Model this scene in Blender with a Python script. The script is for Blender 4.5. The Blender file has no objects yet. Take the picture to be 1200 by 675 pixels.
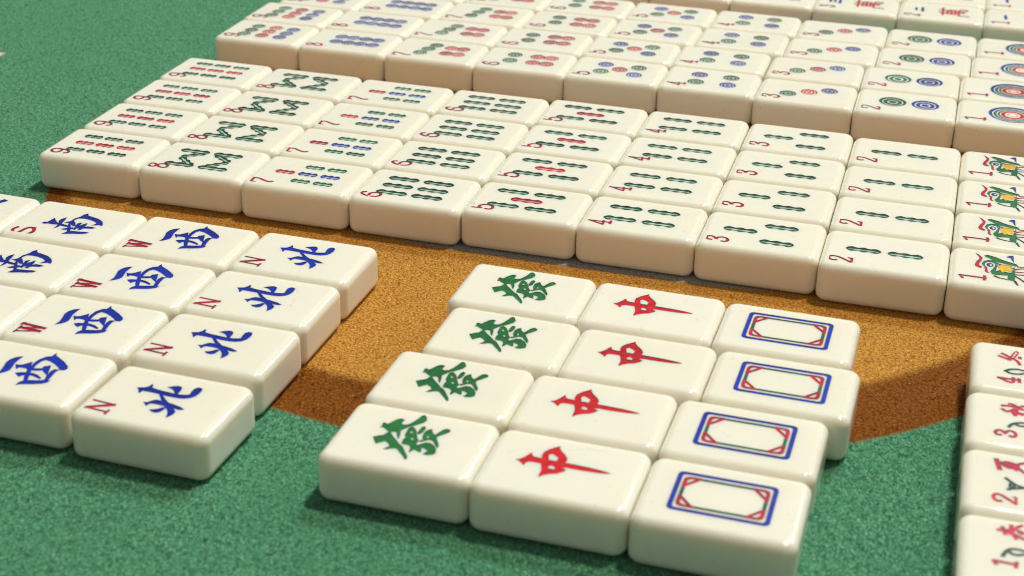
import bpy, math, random
from mathutils import Vector
from mathutils.geometry import delaunay_2d_cdt

# Mahjong tiles laid out in blocks on a green table felt with a printed gold ring.
# One Blender unit is one centimetre.  Tile-local axes: u = long axis, v = short axis.
random.seed(7)
scene = bpy.context.scene
COL = scene.collection
LB, WB, HB, RB = 3.585, 2.742, 1.21, 0.25      # tile length, width, thickness, edge radius
RC = 0.32                                    # corner radius seen from above
DEPTH = 0.014                                # engraving depth

# engraving outlines in tile-local centimetres (u, v)
G = {
'north':[[(-0.845,0.305),(-0.773,0.315),(-0.673,0.352),(-0.608,0.435),(-0.58,0.568),(-0.551,0.496),(-0.531,0.404),(-0.334,0.36),(-0.118,0.341),(0.115,0.319),(0.296,0.33),(0.428,0.369),(0.498,0.427),(0.471,0.557),(0.469,0.704),(0.528,0.786),(0.611,0.773),(0.648,0.688),(0.656,0.544),(0.632,0.398),(0.56,0.281),(0.434,0.202),(0.278,0.178),(0.039,0.181),(-0.179,0.205),(-0.373,0.215),(-0.545,0.218),(-0.665,0.216),(-0.671,0.122),(-0.672,0.073),(-0.757,0.222)],[(-0.182,0.548),(-0.073,0.631),(0.049,0.69),(0.129,0.662),(0.173,0.563),(0.18,0.451),(0.189,0.324),(0.154,0.311),(0.105,0.407),(0.021,0.491),(-0.074,0.539)],[(-0.208,0.211),(-0.121,0.177),(0.047,0.012),(0.199,-0.108),(0.347,-0.134),(0.545,-0.188),(0.693,-0.26),(0.635,-0.291),(0.518,-0.293),(0.385,-0.263),(0.265,-0.227),(0.115,-0.139),(-0.023,-0.013)],[(-0.368,-0.258),(-0.276,-0.256),(-0.211,-0.162),(-0.139,-0.078),(-0.021,-0.077),(0.1,-0.113),(0.221,-0.148),(0.37,-0.236),(0.548,-0.423),(0.556,-0.514),(0.53,-0.617),(0.48,-0.722),(0.46,-0.596),(0.391,-0.449),(0.295,-0.343),(0.181,-0.258),(0.004,-0.243),(-0.163,-0.247),(-0.213,-0.307),(-0.217,-0.404),(-0.284,-0.317)],[(-0.059,-0.52),(0.046,-0.497),(0.135,-0.417),(0.192,-0.339),(0.246,-0.329),(0.241,-0.426),(0.219,-0.537),(0.153,-0.599),(0.048,-0.59)]],
'west':[[(-0.629,-0.376),(-0.597,-0.185),(-0.643,0.03),(-0.703,0.223),(-0.695,0.382),(-0.625,0.517),(-0.496,0.618),(-0.512,0.454),(-0.514,0.269),(-0.461,0.055),(-0.431,-0.089),(-0.476,-0.2),(-0.56,-0.306)],[(-0.432,0.22),(-0.343,0.201),(-0.271,0.238),(-0.195,0.331),(-0.137,0.441),(-0.066,0.271),(-0.015,0.154),(0.008,0.066),(-0.108,0.121),(-0.22,0.12),(-0.305,0.091),(-0.284,0.002),(-0.343,0.077)],[(0.003,0.122),(-0.011,0.194),(-0.045,0.395),(-0.025,0.618),(0.065,0.787),(0.181,0.848),(0.182,0.928),(0.182,1.027),(0.24,0.908),(0.384,0.821),(0.586,0.695),(0.799,0.517),(0.845,0.417),(0.827,0.334),(0.726,0.318),(0.623,0.416),(0.455,0.532),(0.272,0.624),(0.125,0.651),(0.054,0.547),(0.039,0.347),(0.054,0.178),(0.043,0.116)],[(-0.046,0.143),(0.034,0.132),(0.123,-0.066),(0.185,-0.235),(0.255,-0.417),(0.208,-0.445),(0.119,-0.296),(0.046,-0.093)],[(-0.015,0.154),(0.123,0.171),(0.277,0.226),(0.272,0.332),(0.397,0.422),(0.433,0.311),(0.497,0.141),(0.571,-0.042),(0.469,0.055),(0.341,0.163),(0.204,0.096),(0.087,0.074)],[(-0.209,-0.164),(-0.103,-0.108),(0.029,-0.08),(0.18,-0.054),(0.33,-0.089),(0.504,-0.198),(0.511,-0.241),(0.346,-0.178),(0.217,-0.148),(0.07,-0.18),(-0.001,-0.217),(-0.022,-0.307),(-0.107,-0.242)],[(0.13,-0.685),(0.132,-0.535),(0.187,-0.441),(0.3,-0.383),(0.492,-0.334),(0.635,-0.265),(0.63,-0.192),(0.586,-0.037),(0.562,0.183),(0.593,0.29),(0.695,0.307),(0.663,0.2),(0.677,0.014),(0.706,-0.165),(0.721,-0.254),(0.773,-0.217),(0.75,-0.338),(0.655,-0.427),(0.482,-0.506),(0.265,-0.575),(0.182,-0.619)]],
'south':[[(-0.849,-0.276),(-0.81,-0.231),(-0.723,-0.217),(-0.706,-0.09),(-0.689,0.119),(-0.591,-0.026),(-0.454,-0.156),(-0.327,-0.178),(-0.188,-0.217),(-0.019,-0.246),(0.017,-0.321),(-0.149,-0.314),(-0.352,-0.263),(-0.524,-0.293),(-0.667,-0.277),(-0.749,-0.329),(-0.8,-0.334)],[(-0.318,-0.552),(-0.316,-0.352),(-0.344,-0.228),(-0.454,0.001),(-0.452,0.123),(-0.381,0.276),(-0.339,0.064),(-0.313,-0.106),(-0.26,-0.288),(-0.272,-0.425)],[(-0.117,0.077),(-0.107,0.283),(-0.016,0.452),(0.002,0.618),(0.052,0.728),(0.149,0.58),(0.339,0.534),(0.546,0.473),(0.738,0.339),(0.853,0.179),(0.89,0.058),(0.793,0.112),(0.694,0.055),(0.607,-0.008),(0.662,0.11),(0.677,0.182),(0.538,0.29),(0.347,0.356),(0.146,0.374),(-0.023,0.336),(-0.078,0.203),(-0.064,0.051)],[(-0.254,-0.062),(-0.158,0.017),(-0.092,0.131),(0.021,0.036),(0.128,-0.126),(0.195,-0.191),(0.106,-0.201),(-0.023,-0.113),(0.038,-0.247),(0.14,-0.432),(0.243,-0.636),(0.197,-0.652),(0.063,-0.415),(-0.045,-0.188),(-0.087,-0.069)],[(0.088,-0.8),(0.148,-0.713),(0.177,-0.572),(0.311,-0.546),(0.488,-0.526),(0.654,-0.489),(0.783,-0.486),(0.738,-0.567),(0.593,-0.641),(0.397,-0.689),(0.247,-0.752)],[(-0.121,-0.516),(-0.019,-0.467),(0.073,-0.368),(0.171,-0.31),(0.214,-0.383),(0.153,-0.471),(0.002,-0.534)],[(0.244,-0.416),(0.222,-0.27),(0.182,-0.107),(0.159,-0.004),(0.236,0.091),(0.25,-0.06),(0.273,-0.163),(0.323,-0.056),(0.399,0.105),(0.439,-0.059),(0.446,-0.168),(0.544,-0.11),(0.675,-0.107),(0.801,-0.129),(0.713,-0.204),(0.546,-0.242),(0.463,-0.294),(0.451,-0.399),(0.39,-0.408),(0.38,-0.28),(0.297,-0.331),(0.289,-0.444)]],
'fortune':[[(-0.829,0.249),(-0.818,0.343),(-0.845,0.462),(-0.801,0.495),(-0.718,0.451),(-0.655,0.583),(-0.591,0.715),(-0.505,0.789),(-0.408,0.76),(-0.42,0.664),(-0.423,0.571),(-0.354,0.54),(-0.26,0.591),(-0.184,0.745),(-0.131,0.911),(-0.095,1.072),(-0.049,1.181),(0.01,1.071),(0.086,0.912),(0.052,0.771),(-0.025,0.671),(-0.102,0.572),(-0.19,0.505),(-0.261,0.39),(-0.325,0.26),(-0.285,0.13),(-0.257,-0.02),(-0.252,-0.107),(-0.312,-0.022),(-0.392,0.165),(-0.479,0.171),(-0.548,0.058),(-0.593,0.15),(-0.682,0.209),(-0.754,0.275)],[(-0.838,-0.185),(-0.733,-0.095),(-0.629,-0.024),(-0.578,0.137),(-0.496,0.093),(-0.407,-0.019),(-0.287,-0.137),(-0.157,-0.286),(-0.056,-0.356),(0.062,-0.523),(0.19,-0.719),(0.226,-0.843),(0.184,-0.874),(0.093,-0.753),(-0.029,-0.623),(-0.138,-0.506),(-0.234,-0.521),(-0.336,-0.591),(-0.434,-0.624),(-0.392,-0.541),(-0.34,-0.436),(-0.414,-0.339),(-0.51,-0.284),(-0.59,-0.365),(-0.665,-0.46),(-0.738,-0.345)],[(-0.182,0.13),(-0.192,0.306),(-0.195,0.467),(-0.126,0.535),(-0.01,0.423),(0.071,0.253),(0.132,0.113),(0.208,-0.02),(0.214,-0.088),(0.193,-0.131),(0.246,-0.2),(0.303,-0.128),(0.395,-0.026),(0.505,-0.023),(0.631,-0.12),(0.719,-0.263),(0.749,-0.425),(0.692,-0.496),(0.598,-0.538),(0.478,-0.535),(0.54,-0.377),(0.479,-0.311),(0.375,-0.277),(0.423,-0.434),(0.415,-0.488),(0.342,-0.462),(0.24,-0.41),(0.203,-0.509),(0.18,-0.569),(0.143,-0.495),(0.142,-0.392),(0.085,-0.29),(-0.03,-0.277),(-0.116,-0.272),(-0.134,-0.173),(-0.145,-0.07),(-0.124,0.025)],[(0.054,0.3),(0.062,0.483),(0.074,0.578),(0.113,0.628),(0.176,0.595),(0.188,0.472),(0.17,0.34),(0.143,0.26),(0.094,0.243)],[(0.279,0.04),(0.222,0.197),(0.208,0.39),(0.257,0.514),(0.329,0.575),(0.389,0.434),(0.464,0.352),(0.494,0.398),(0.535,0.52),(0.585,0.645),(0.659,0.7),(0.752,0.649),(0.754,0.56),(0.674,0.442),(0.597,0.344),(0.545,0.255),(0.631,0.09),(0.71,-0.058),(0.724,-0.175),(0.686,-0.171),(0.609,-0.057),(0.504,0.082),(0.411,0.085),(0.345,0.01),(0.274,-0.05),(0.197,-0.041),(0.229,0.023)]],
'fortune_holes':[[(-0.119,0.313),(-0.063,0.314),(-0.029,0.247),(-0.073,0.239)],[(0.003,0.033),(0.052,0.05),(0.084,-0.01),(0.051,-0.046)],[(0.329,0.234),(0.357,0.262),(0.383,0.164),(0.358,0.138)]],
'centre':[[(-1.086,0.013),(-0.992,0.062),(-0.908,0.202),(-0.814,0.414),(-0.758,0.273),(-0.672,0.251),(-0.545,0.246),(-0.572,0.377),(-0.562,0.521),(-0.478,0.671),(-0.365,0.791),(-0.274,0.883),(-0.268,0.784),(-0.179,0.652),(-0.063,0.532),(0.02,0.381),(0.022,0.223),(0.145,0.226),(0.353,0.219),(0.602,0.207),(0.855,0.177),(1.081,0.13),(1.002,0.08),(0.787,0.045),(0.485,0.03),(0.281,0.027),(0.074,0.034),(0.005,-0.017),(0.109,-0.059),(0.063,-0.152),(-0.048,-0.268),(-0.195,-0.329),(-0.314,-0.416),(-0.4,-0.541),(-0.412,-0.43),(-0.411,-0.257),(-0.467,-0.062),(-0.502,0.024),(-0.626,0.021),(-0.75,0.018),(-0.82,-0.026),(-0.846,-0.18),(-0.913,-0.097),(-0.997,-0.027)]],
'centre_holes':[[(-0.404,0.335),(-0.426,0.427),(-0.376,0.496),(-0.267,0.442),(-0.183,0.363),(-0.206,0.224),(-0.292,0.234),(-0.373,0.226)],[(-0.306,-0.046),(-0.252,0.02),(-0.151,-0.032),(-0.154,-0.111),(-0.234,-0.118),(-0.289,-0.106)]],
'd2':[[(-1.315,-1.004),(-1.377,-1.06),(-1.489,-1.029),(-1.557,-0.901),(-1.518,-0.763),(-1.412,-0.727),(-1.274,-0.749),(-1.125,-0.871),(-0.903,-1.068)],[(-1.049,-0.686),(-0.952,-0.708),(-0.856,-0.71),(-0.848,-1.083),(-0.927,-1.097),(-0.925,-0.837)]],
'd3':[[(-1.364,-0.997),(-1.477,-0.999),(-1.547,-0.878),(-1.522,-0.746),(-1.402,-0.704),(-1.287,-0.789),(-1.24,-0.896)],[(-1.24,-0.896),(-1.209,-0.748),(-1.079,-0.681),(-0.941,-0.742),(-0.886,-0.868),(-0.935,-1.029),(-1.063,-1.023)]],
'd4':[[(-1.534,-0.809),(-0.844,-0.798)],[(-1.52,-0.804),(-1.038,-1.03),(-1.071,-0.71)],[(-0.855,-0.665),(-0.844,-0.911)]],
'd5':[[(-1.548,-0.704),(-1.578,-0.85),(-1.576,-1.03)],[(-1.576,-1.03),(-1.234,-1.021)],[(-1.234,-1.021),(-1.346,-0.887),(-1.253,-0.713),(-1.088,-0.656),(-0.924,-0.741),(-0.884,-0.923),(-0.952,-1.049),(-1.092,-1.035)]],
'd6':[[(-1.365,-0.795),(-1.462,-0.829),(-1.471,-0.971),(-1.31,-1.102),(-1.108,-1.137),(-0.908,-1.084),(-0.837,-0.897),(-0.924,-0.748),(-1.094,-0.758),(-1.212,-0.865),(-1.212,-1.028),(-1.144,-1.125)]],
'd7':[[(-1.484,-0.838),(-1.465,-1.187),(-1.338,-1.193)],[(-1.485,-0.873),(-1.343,-0.823),(-1.11,-0.979),(-0.91,-1.061),(-0.823,-0.98)]],
'd8':[[(-1.258,-0.945),(-1.422,-0.826),(-1.531,-0.909),(-1.522,-1.073),(-1.38,-1.164),(-1.263,-1.097),(-1.258,-0.945)],[(-1.258,-0.945),(-1.2,-0.828),(-1.053,-0.785),(-0.902,-0.882),(-0.874,-1.065),(-0.998,-1.152),(-1.177,-1.067),(-1.258,-0.945)]],
'd9':[[(-1.147,-0.77),(-1.409,-0.743),(-1.478,-0.952),(-1.322,-1.126),(-1.168,-1.09),(-1.114,-0.915),(-1.147,-0.77)],[(-1.299,-0.75),(-0.97,-0.772),(-0.837,-0.909),(-0.843,-1.048),(-0.944,-1.084)]],
'd1':[[(-1.497,-0.803),(-0.784,-0.802)],[(-1.497,-0.803),(-1.406,-1.022)],[(-0.814,-0.628),(-0.823,-0.976)]],
'N':[[(-1.58,-0.571),(-0.928,-0.616)],[(-0.928,-0.616),(-1.574,-0.923)],[(-1.574,-0.923),(-0.926,-0.966)],[(-1.606,-0.666),(-1.564,-0.522)],[(-1.564,-1.031),(-1.573,-0.881)],[(-0.925,-1.062),(-0.922,-0.867)]],
'Wl':[[(-1.441,-0.585),(-0.755,-0.656)],[(-0.755,-0.656),(-1.386,-0.802)],[(-1.386,-0.802),(-0.788,-0.835)],[(-0.788,-0.835),(-1.396,-1.014)],[(-1.401,-0.529),(-1.435,-0.66)],[(-1.385,-0.726),(-1.388,-0.878)],[(-1.387,-0.945),(-1.399,-1.074)]],
'S':[[(-1.334,-0.919),(-1.408,-1.075),(-1.322,-1.26),(-1.163,-1.31),(-1.097,-1.158),(-1.075,-0.935),(-0.966,-0.809),(-0.812,-0.883),(-0.734,-1.103),(-0.813,-1.238),(-0.91,-1.305)]],
'bird_crest':[[(-1.114,0.965),(-1.003,0.84),(-0.899,0.643),(-0.921,0.451),(-0.978,0.249),(-0.992,0.107),(-0.91,0.022),(-0.916,-0.093),(-0.995,-0.075),(-1.085,-0.015),(-1.107,0.136),(-1.061,0.357),(-0.994,0.518),(-0.998,0.655),(-1.066,0.842)],[(-0.857,0.018),(-0.788,0.086),(-0.749,-0.081),(-0.745,-0.258),(-0.699,-0.354),(-0.759,-0.375),(-0.823,-0.285),(-0.818,-0.104)]],
'bird_green':[[(-0.916,0.247),(-0.867,0.424),(-0.745,0.534),(-0.603,0.537),(-0.513,0.453),(-0.526,0.221),(-0.567,0.071),(-0.645,0.009),(-0.769,0.047),(-0.877,0.101)],[(-0.86,0.833),(-0.754,0.902),(-0.538,0.813),(-0.322,0.656),(-0.144,0.58),(0.034,0.503),(0.096,0.366),(-0.0,0.333),(-0.106,0.365),(-0.283,0.418),(-0.46,0.449),(-0.603,0.514),(-0.713,0.661),(-0.821,0.739)],[(-0.675,-0.235),(-0.592,-0.027),(-0.561,0.164),(-0.459,0.426),(-0.498,0.095),(-0.519,-0.181),(-0.399,-0.051),(-0.275,-0.143),(-0.1,-0.172),(-0.018,0.35),(0.005,-0.269),(0.001,-0.696),(-0.111,-0.704),(-0.2,-0.559),(-0.184,-0.378),(-0.34,-0.409),(-0.514,-0.446),(-0.619,-0.415)]],
'bird_eye':[[(-0.795,0.22),(-0.686,0.257),(-0.571,0.274)],[(-0.794,0.198),(-0.571,0.274)]],
'bird_yellow':[[(-0.491,0.188),(-0.37,0.343),(-0.229,0.368),(-0.088,0.326),(-0.1,-0.128),(-0.223,-0.058),(-0.327,-0.16),(-0.417,-0.012)]],
'bird_blue':[[(-0.254,0.91),(-0.158,1.036),(-0.051,1.073),(-0.029,0.573),(-0.074,0.672),(-0.129,0.86)]],
'bird_lines_red':[[(0.07,0.312),(0.421,0.341)],[(0.002,0.086),(0.211,0.247),(0.421,0.184)],[(0.021,-0.064),(0.421,-0.016)]],
'bird_lines_green':[[(-0.012,-0.253),(0.421,-0.193)],[(0.006,-0.357),(0.163,-0.523),(0.336,-0.811)]],
'w_num':[[(-1.129,-0.652),(-0.623,-0.662)],[(-1.129,-0.652),(-0.767,-0.896),(-0.767,-0.556)],[(-0.631,-0.572),(-0.623,-0.77)]],
'w_chr':[[(-1.12,0.532),(-0.906,0.424)],[(-1.046,0.693),(-0.832,0.52),(-0.665,0.384),(-0.607,0.185)],[(-0.906,0.424),(-0.832,0.52)],[(-0.868,0.368),(-0.795,0.595),(-0.692,0.906),(-0.655,0.875),(-0.757,0.544)],[(-0.609,0.613),(-0.606,0.521)]],
'w_plant':[[(-0.958,-0.251),(-0.849,-0.125),(-0.666,-0.066),(-0.52,-0.109),(-0.302,-0.08)],[(-0.958,-0.251),(-0.831,-0.353),(-0.667,-0.341),(-0.521,-0.273),(-0.302,-0.08)]],
'a_num':[[(-0.989,-0.729),(-1.074,-0.746),(-1.126,-0.638),(-1.076,-0.532),(-0.974,-0.499),(-0.896,-0.636)],[(-0.896,-0.636),(-0.854,-0.515),(-0.752,-0.464),(-0.65,-0.557),(-0.659,-0.702),(-0.726,-0.758),(-0.786,-0.724)]],
'a_chr':[[(-0.972,0.699),(-0.823,0.728),(-0.701,0.711),(-0.544,0.648),(-0.404,0.618)],[(-0.806,0.828),(-0.736,0.851),(-0.596,0.707),(-0.459,0.826)],[(-0.971,0.53),(-0.857,0.416),(-0.788,0.495),(-0.613,0.588)],[(-0.753,0.506),(-0.666,0.292)],[(-0.701,0.598),(-0.614,0.438),(-0.493,0.366)],[(-0.666,0.31),(-0.614,0.457),(-0.461,0.413)]],
'a_plant':[[(-0.812,-0.304),(-0.752,-0.158),(-0.649,-0.059),(-0.464,0.007),(-0.272,-0.04)],[(-0.667,-0.13),(-0.564,-0.188),(-0.444,-0.168),(-0.272,-0.04)]],
's_num':[[(-0.945,-0.824),(-1.016,-0.862),(-1.104,-0.782),(-1.113,-0.66),(-1.05,-0.562),(-0.954,-0.578),(-0.826,-0.694),(-0.628,-0.862)],[(-0.731,-0.555),(-0.596,-0.59),(-0.613,-0.873),(-0.655,-0.862),(-0.668,-0.644)]],
's_chr':[[(-1.063,0.912),(-0.986,0.487)],[(-1.003,0.69),(-0.946,0.764)],[(-0.947,0.798),(-0.798,0.862),(-0.667,0.803),(-0.601,0.691),(-0.716,0.605),(-0.831,0.618),(-0.946,0.764)],[(-0.881,0.819),(-0.822,0.638)],[(-0.815,0.84),(-0.741,0.631)],[(-0.749,0.827),(-0.683,0.632)],[(-0.634,0.549),(-0.601,0.824),(-0.436,0.927)],[(-0.65,0.809),(-0.536,0.58),(-0.407,0.457)]],
's_plant':[[(-0.853,0.153),(-0.732,0.014),(-0.603,-0.104),(-0.462,-0.139),(-0.283,-0.114)],[(-0.804,-0.311),(-0.699,-0.246),(-0.462,-0.155)],[(-0.732,-0.034),(-0.764,-0.155),(-0.724,-0.238),(-0.675,-0.175),(-0.683,-0.066)]],
'p_num':[[(-1.073,-0.393),(-0.626,-0.417)],[(-0.614,-0.331),(-0.636,-0.523)],[(-1.068,-0.406),(-1.02,-0.508)]],
'p_chr':[[(-0.993,0.777),(-0.893,0.794),(-0.785,0.755),(-0.632,0.673),(-0.419,0.54)],[(-0.901,0.908),(-0.846,0.649)],[(-0.716,1.025),(-0.746,0.68)],[(-0.816,0.818),(-0.723,0.745)],[(-0.739,0.741),(-0.631,0.935),(-0.484,1.113)],[(-0.708,0.75),(-0.624,0.532)],[(-0.578,0.835),(-0.524,0.852),(-0.479,0.765),(-0.54,0.76),(-0.578,0.835)]],
'p_plant':[[(-0.895,-0.186),(-0.828,0.016),(-0.738,0.128),(-0.602,0.157),(-0.47,0.128),(-0.302,0.097)],[(-0.783,0.03),(-0.693,-0.067),(-0.588,-0.062),(-0.471,0.003),(-0.302,0.097)]],
}

# tile positions (column, row): (x, y, turn)
POSE_A = {(0,0):(1.770,1.419,0.0000), (0,1):(1.790,4.175,0.0000), (0,2):(1.780,6.930,0.0000), (0,3):(1.760,9.686,0.0000), (1,0):(5.400,1.358,0.0000), (1,1):(5.410,4.114,0.0000), (1,2):(5.396,6.870,0.0000), (1,3):(5.390,9.626,0.0000), (2,0):(9.000,1.278,0.0000), (2,1):(9.009,4.034,0.0000), (2,2):(9.009,6.790,0.0000), (2,3):(8.995,9.546,0.0000), (3,0):(12.608,1.309,0.0000), (3,1):(12.608,4.065,0.0000), (3,2):(12.608,6.821,0.0000), (3,3):(12.594,9.576,0.0000), (4,0):(16.207,1.440,0.0000), (4,1):(16.211,4.197,0.0000), (4,2):(16.207,6.953,0.0000), (4,3):(16.193,9.709,0.0000), (5,0):(19.806,1.441,0.0000), (5,1):(19.810,4.204,0.0000), (5,2):(19.806,6.960,0.0000), (5,3):(19.792,9.716,0.0000), (6,0):(23.405,1.389,0.0000), (6,1):(23.409,4.145,0.0000), (6,2):(23.409,6.901,0.0000), (6,3):(23.405,9.656,0.0000), (7,0):(27.004,1.159,0.0000), (7,1):(27.016,3.915,0.0000), (7,2):(27.008,6.670,0.0000), (7,3):(27.008,9.426,0.0000), (8,0):(30.603,1.089,0.0000), (8,1):(30.620,3.845,0.0000), (8,2):(30.614,6.600,0.0000), (8,3):(30.607,9.356,0.0000)}
POSE_B = {(0,0):(1.479,14.960,0.0000), (0,1):(1.435,17.716,0.0000), (0,2):(1.804,20.481,0.0000), (0,3):(1.954,23.237,0.0000), (1,0):(5.078,14.965,0.0000), (1,1):(5.034,17.725,0.0000), (1,2):(5.403,20.481,0.0000), (1,3):(5.553,23.251,0.0000), (2,0):(8.677,14.967,0.0000), (2,1):(8.633,17.723,0.0000), (2,2):(9.002,20.495,0.0000), (2,3):(9.152,23.263,0.0000), (3,0):(12.276,14.983,0.0000), (3,1):(12.232,17.739,0.0000), (3,2):(12.601,20.507,0.0000), (3,3):(12.751,23.268,0.0000), (4,0):(15.874,14.990,0.0000), (4,1):(15.831,17.751,0.0000), (4,2):(16.200,20.512,0.0000), (4,3):(16.350,23.270,0.0000), (5,0):(19.473,14.990,0.0000), (5,1):(19.430,17.746,0.0000), (5,2):(19.799,20.502,0.0000), (5,3):(19.949,23.258,0.0000), (6,0):(23.072,14.773,0.0000), (6,1):(23.072,17.586,0.0000), (6,2):(23.398,20.342,0.0000), (6,3):(23.548,23.098,0.0000), (7,0):(26.671,14.756,0.0000), (7,1):(26.671,17.529,0.0000), (7,2):(26.997,20.285,0.0000), (7,3):(27.147,23.041,0.0000), (8,0):(30.270,14.756,0.0000), (8,1):(30.270,17.512,0.0000), (8,2):(30.596,20.268,0.0000), (8,3):(30.746,23.024,0.0000)}
POSE_C = {(7,0):(27.317,27.569,0.0000), (7,1):(27.345,30.325,0.0000), (7,2):(27.296,33.084,0.0000), (8,0):(30.916,27.569,0.0000), (8,1):(30.943,30.325,0.0000), (8,2):(30.895,33.081,0.0000), (6,0):(23.718,27.572,0.0000), (6,1):(23.746,30.328,0.0000), (5,0):(20.119,27.576,0.0000), (5,1):(20.147,30.332,0.0000), (4,0):(16.520,27.580,0.0000), (3,0):(12.921,27.580,0.0000), (2,0):(9.322,27.580,0.0000)}
POSE_D = {(0,0):(0.371,-12.704,-0.0120), (0,1):(0.355,-9.948,-0.0120), (0,2):(0.380,-7.192,-0.0120), (0,3):(0.419,-4.431,-0.0120), (1,0):(3.970,-12.750,-0.0120), (1,1):(3.953,-9.986,-0.0120), (1,2):(3.979,-7.230,-0.0120), (1,3):(4.018,-4.471,-0.0120), (2,0):(7.569,-12.763,-0.0120), (2,1):(7.553,-10.007,-0.0120), (2,2):(7.584,-7.251,-0.0120), (2,3):(7.620,-4.470,-0.0120), (3,0):(11.320,-12.970,-0.0300), (3,1):(11.250,-9.968,-0.0120), (3,2):(11.240,-7.212,-0.0120), (3,3):(11.280,-4.450,-0.0120)}
POSE_E = {(0,0):(17.450,-12.824,-0.0120), (0,1):(17.510,-10.064,-0.0120), (0,2):(17.990,-7.306,-0.0120), (0,3):(17.740,-4.504,-0.0120), (1,0):(21.055,-12.932,-0.0120), (1,1):(21.115,-10.172,-0.0120), (1,2):(21.595,-7.414,-0.0120), (1,3):(21.345,-4.590,-0.0120), (2,0):(24.660,-13.040,-0.0120), (2,1):(24.720,-10.280,-0.0120), (2,2):(25.200,-7.500,-0.0120), (2,3):(24.950,-4.698,-0.0120)}
POSE_F = {(0,0):(31.381,-13.163,0.0100), (0,1):(31.359,-10.407,0.0100), (0,2):(31.350,-7.630,0.0100), (0,3):(31.380,-4.860,0.0100)}

# ---------------------------------------------------------------- materials
def new_mat(name):
    m = bpy.data.materials.new(name); m.use_nodes = True
    nt = m.node_tree
    for n in list(nt.nodes): nt.nodes.remove(n)
    out = nt.nodes.new('ShaderNodeOutputMaterial')
    b = nt.nodes.new('ShaderNodeBsdfPrincipled')
    nt.links.new(b.outputs[0], out.inputs[0])
    return m, nt, b

class NB:
    """tiny node helper"""
    def __init__(s, nt): s.nt = nt; s.L = nt.links.new
    def node(s, t, **kw):
        n = s.nt.nodes.new(t)
        for k, v in kw.items(): setattr(n, k, v)
        return n
    def val(s, sock, x):
        if hasattr(x, 'is_linked') or hasattr(x, 'links'): s.L(x, sock)
        else: sock.default_value = x
    def math(s, op, a, b=0.0, c=None, clamp=False):
        n = s.node('ShaderNodeMath', operation=op, use_clamp=clamp)
        s.val(n.inputs[0], a); s.val(n.inputs[1], b)
        if c is not None: s.val(n.inputs[2], c)
        return n.outputs[0]
    def noise(s, co, scale, detail=2.0, rough=0.5, dist=0.0):
        n = s.node('ShaderNodeTexNoise'); s.L(co, n.inputs['Vector'])
        n.inputs['Scale'].default_value = scale; n.inputs['Detail'].default_value = detail
        n.inputs['Roughness'].default_value = rough; n.inputs['Distortion'].default_value = dist
        return n.outputs['Fac']
    def maprange(s, x, a, b, c, d, smooth=False):
        n = s.node('ShaderNodeMapRange')
        if smooth: n.interpolation_type = 'SMOOTHSTEP'
        s.val(n.inputs[0], x)
        for i, v in enumerate((a, b, c, d)): n.inputs[i + 1].default_value = v
        return n.outputs[0]
    def mix(s, f, a, b, mode='MIX'):
        n = s.node('ShaderNodeMix', data_type='RGBA', blend_type=mode)
        s.val(n.inputs[0], f); s.val(n.inputs[6], a); s.val(n.inputs[7], b)
        return n.outputs[2]
    def bump(s, h, strength, dist):
        n = s.node('ShaderNodeBump'); s.L(h, n.inputs['Height'])
        n.inputs['Strength'].default_value = strength; n.inputs['Distance'].default_value = dist
        return n.outputs[0]

def rgba(r, g, b): return (r, g, b, 1.0)

def ivory():
    m, nt, b = new_mat('ivory_melamine'); k = NB(nt)
    tc = k.node('ShaderNodeTexCoord'); geo = k.node('ShaderNodeNewGeometry'); oi = k.node('ShaderNodeObjectInfo')
    pos = geo.outputs['Position']
    n1 = k.noise(pos, 0.55, 3, 0.6)
    n2 = k.noise(pos, 6.0, 4, 0.6)
    base = k.mix(k.maprange(n1, 0.3, 0.7, 0, 1), IVORY_A, IVORY_B)
    base = k.mix(k.maprange(n2, 0.35, 0.75, 0, 0.25), base, IVORY_C)
    sp = k.node('ShaderNodeTexVoronoi'); k.L(pos, sp.inputs['Vector']); sp.inputs['Scale'].default_value = 1.1
    n3 = k.noise(pos, 3.0, 2, 0.5)
    speck = k.math('MULTIPLY', k.maprange(sp.outputs['Distance'], 0.02, 0.05, 1, 0), k.maprange(n3, 0.52, 0.6, 0, 0.45))
    base = k.mix(speck, base, rgba(0.30, 0.25, 0.17))
    # each tile its own shade, plus sparse hairline scratches
    base = k.mix(k.maprange(oi.outputs['Random'], 0, 1, 0, 0.30), base, IVORY_D)
    se = k.node('ShaderNodeTexVoronoi', feature='DISTANCE_TO_EDGE'); k.L(pos, se.inputs['Vector']); se.inputs['Scale'].default_value = 0.9
    scr = k.math('MULTIPLY', k.maprange(se.outputs['Distance'], 0.004, 0.012, 1, 0), k.maprange(k.noise(pos, 1.7, 3, 0.6), 0.60, 0.66, 0, 0.30))
    base = k.mix(scr, base, rgba(0.38, 0.34, 0.27))
    k.L(base, b.inputs['Base Color'])
    sm = k.noise(pos, 2.2, 4, 0.65)
    k.L(k.math('ADD', k.maprange(sm, 0.35, 0.75, 0.06, 0.11), k.maprange(k.noise(pos, 0.8, 4, 0.6), 0.50, 0.68, 0.0, 0.12)), b.inputs['Roughness'])
    b.inputs['IOR'].default_value = 1.5
    b.inputs['Subsurface Weight'].default_value = SSS_W
    b.inputs['Subsurface Radius'].default_value = (1.0, 0.72, 0.40)
    b.inputs['Subsurface Scale'].default_value = SSS_S
    h = k.math('ADD', k.noise(pos, 1.3, 2, 0.5), k.math('MULTIPLY', k.noise(pos, 22.0, 2, 0.5), 0.04))
    k.L(k.bump(h, 0.25, 0.05), b.inputs['Normal'])
    return m

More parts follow.
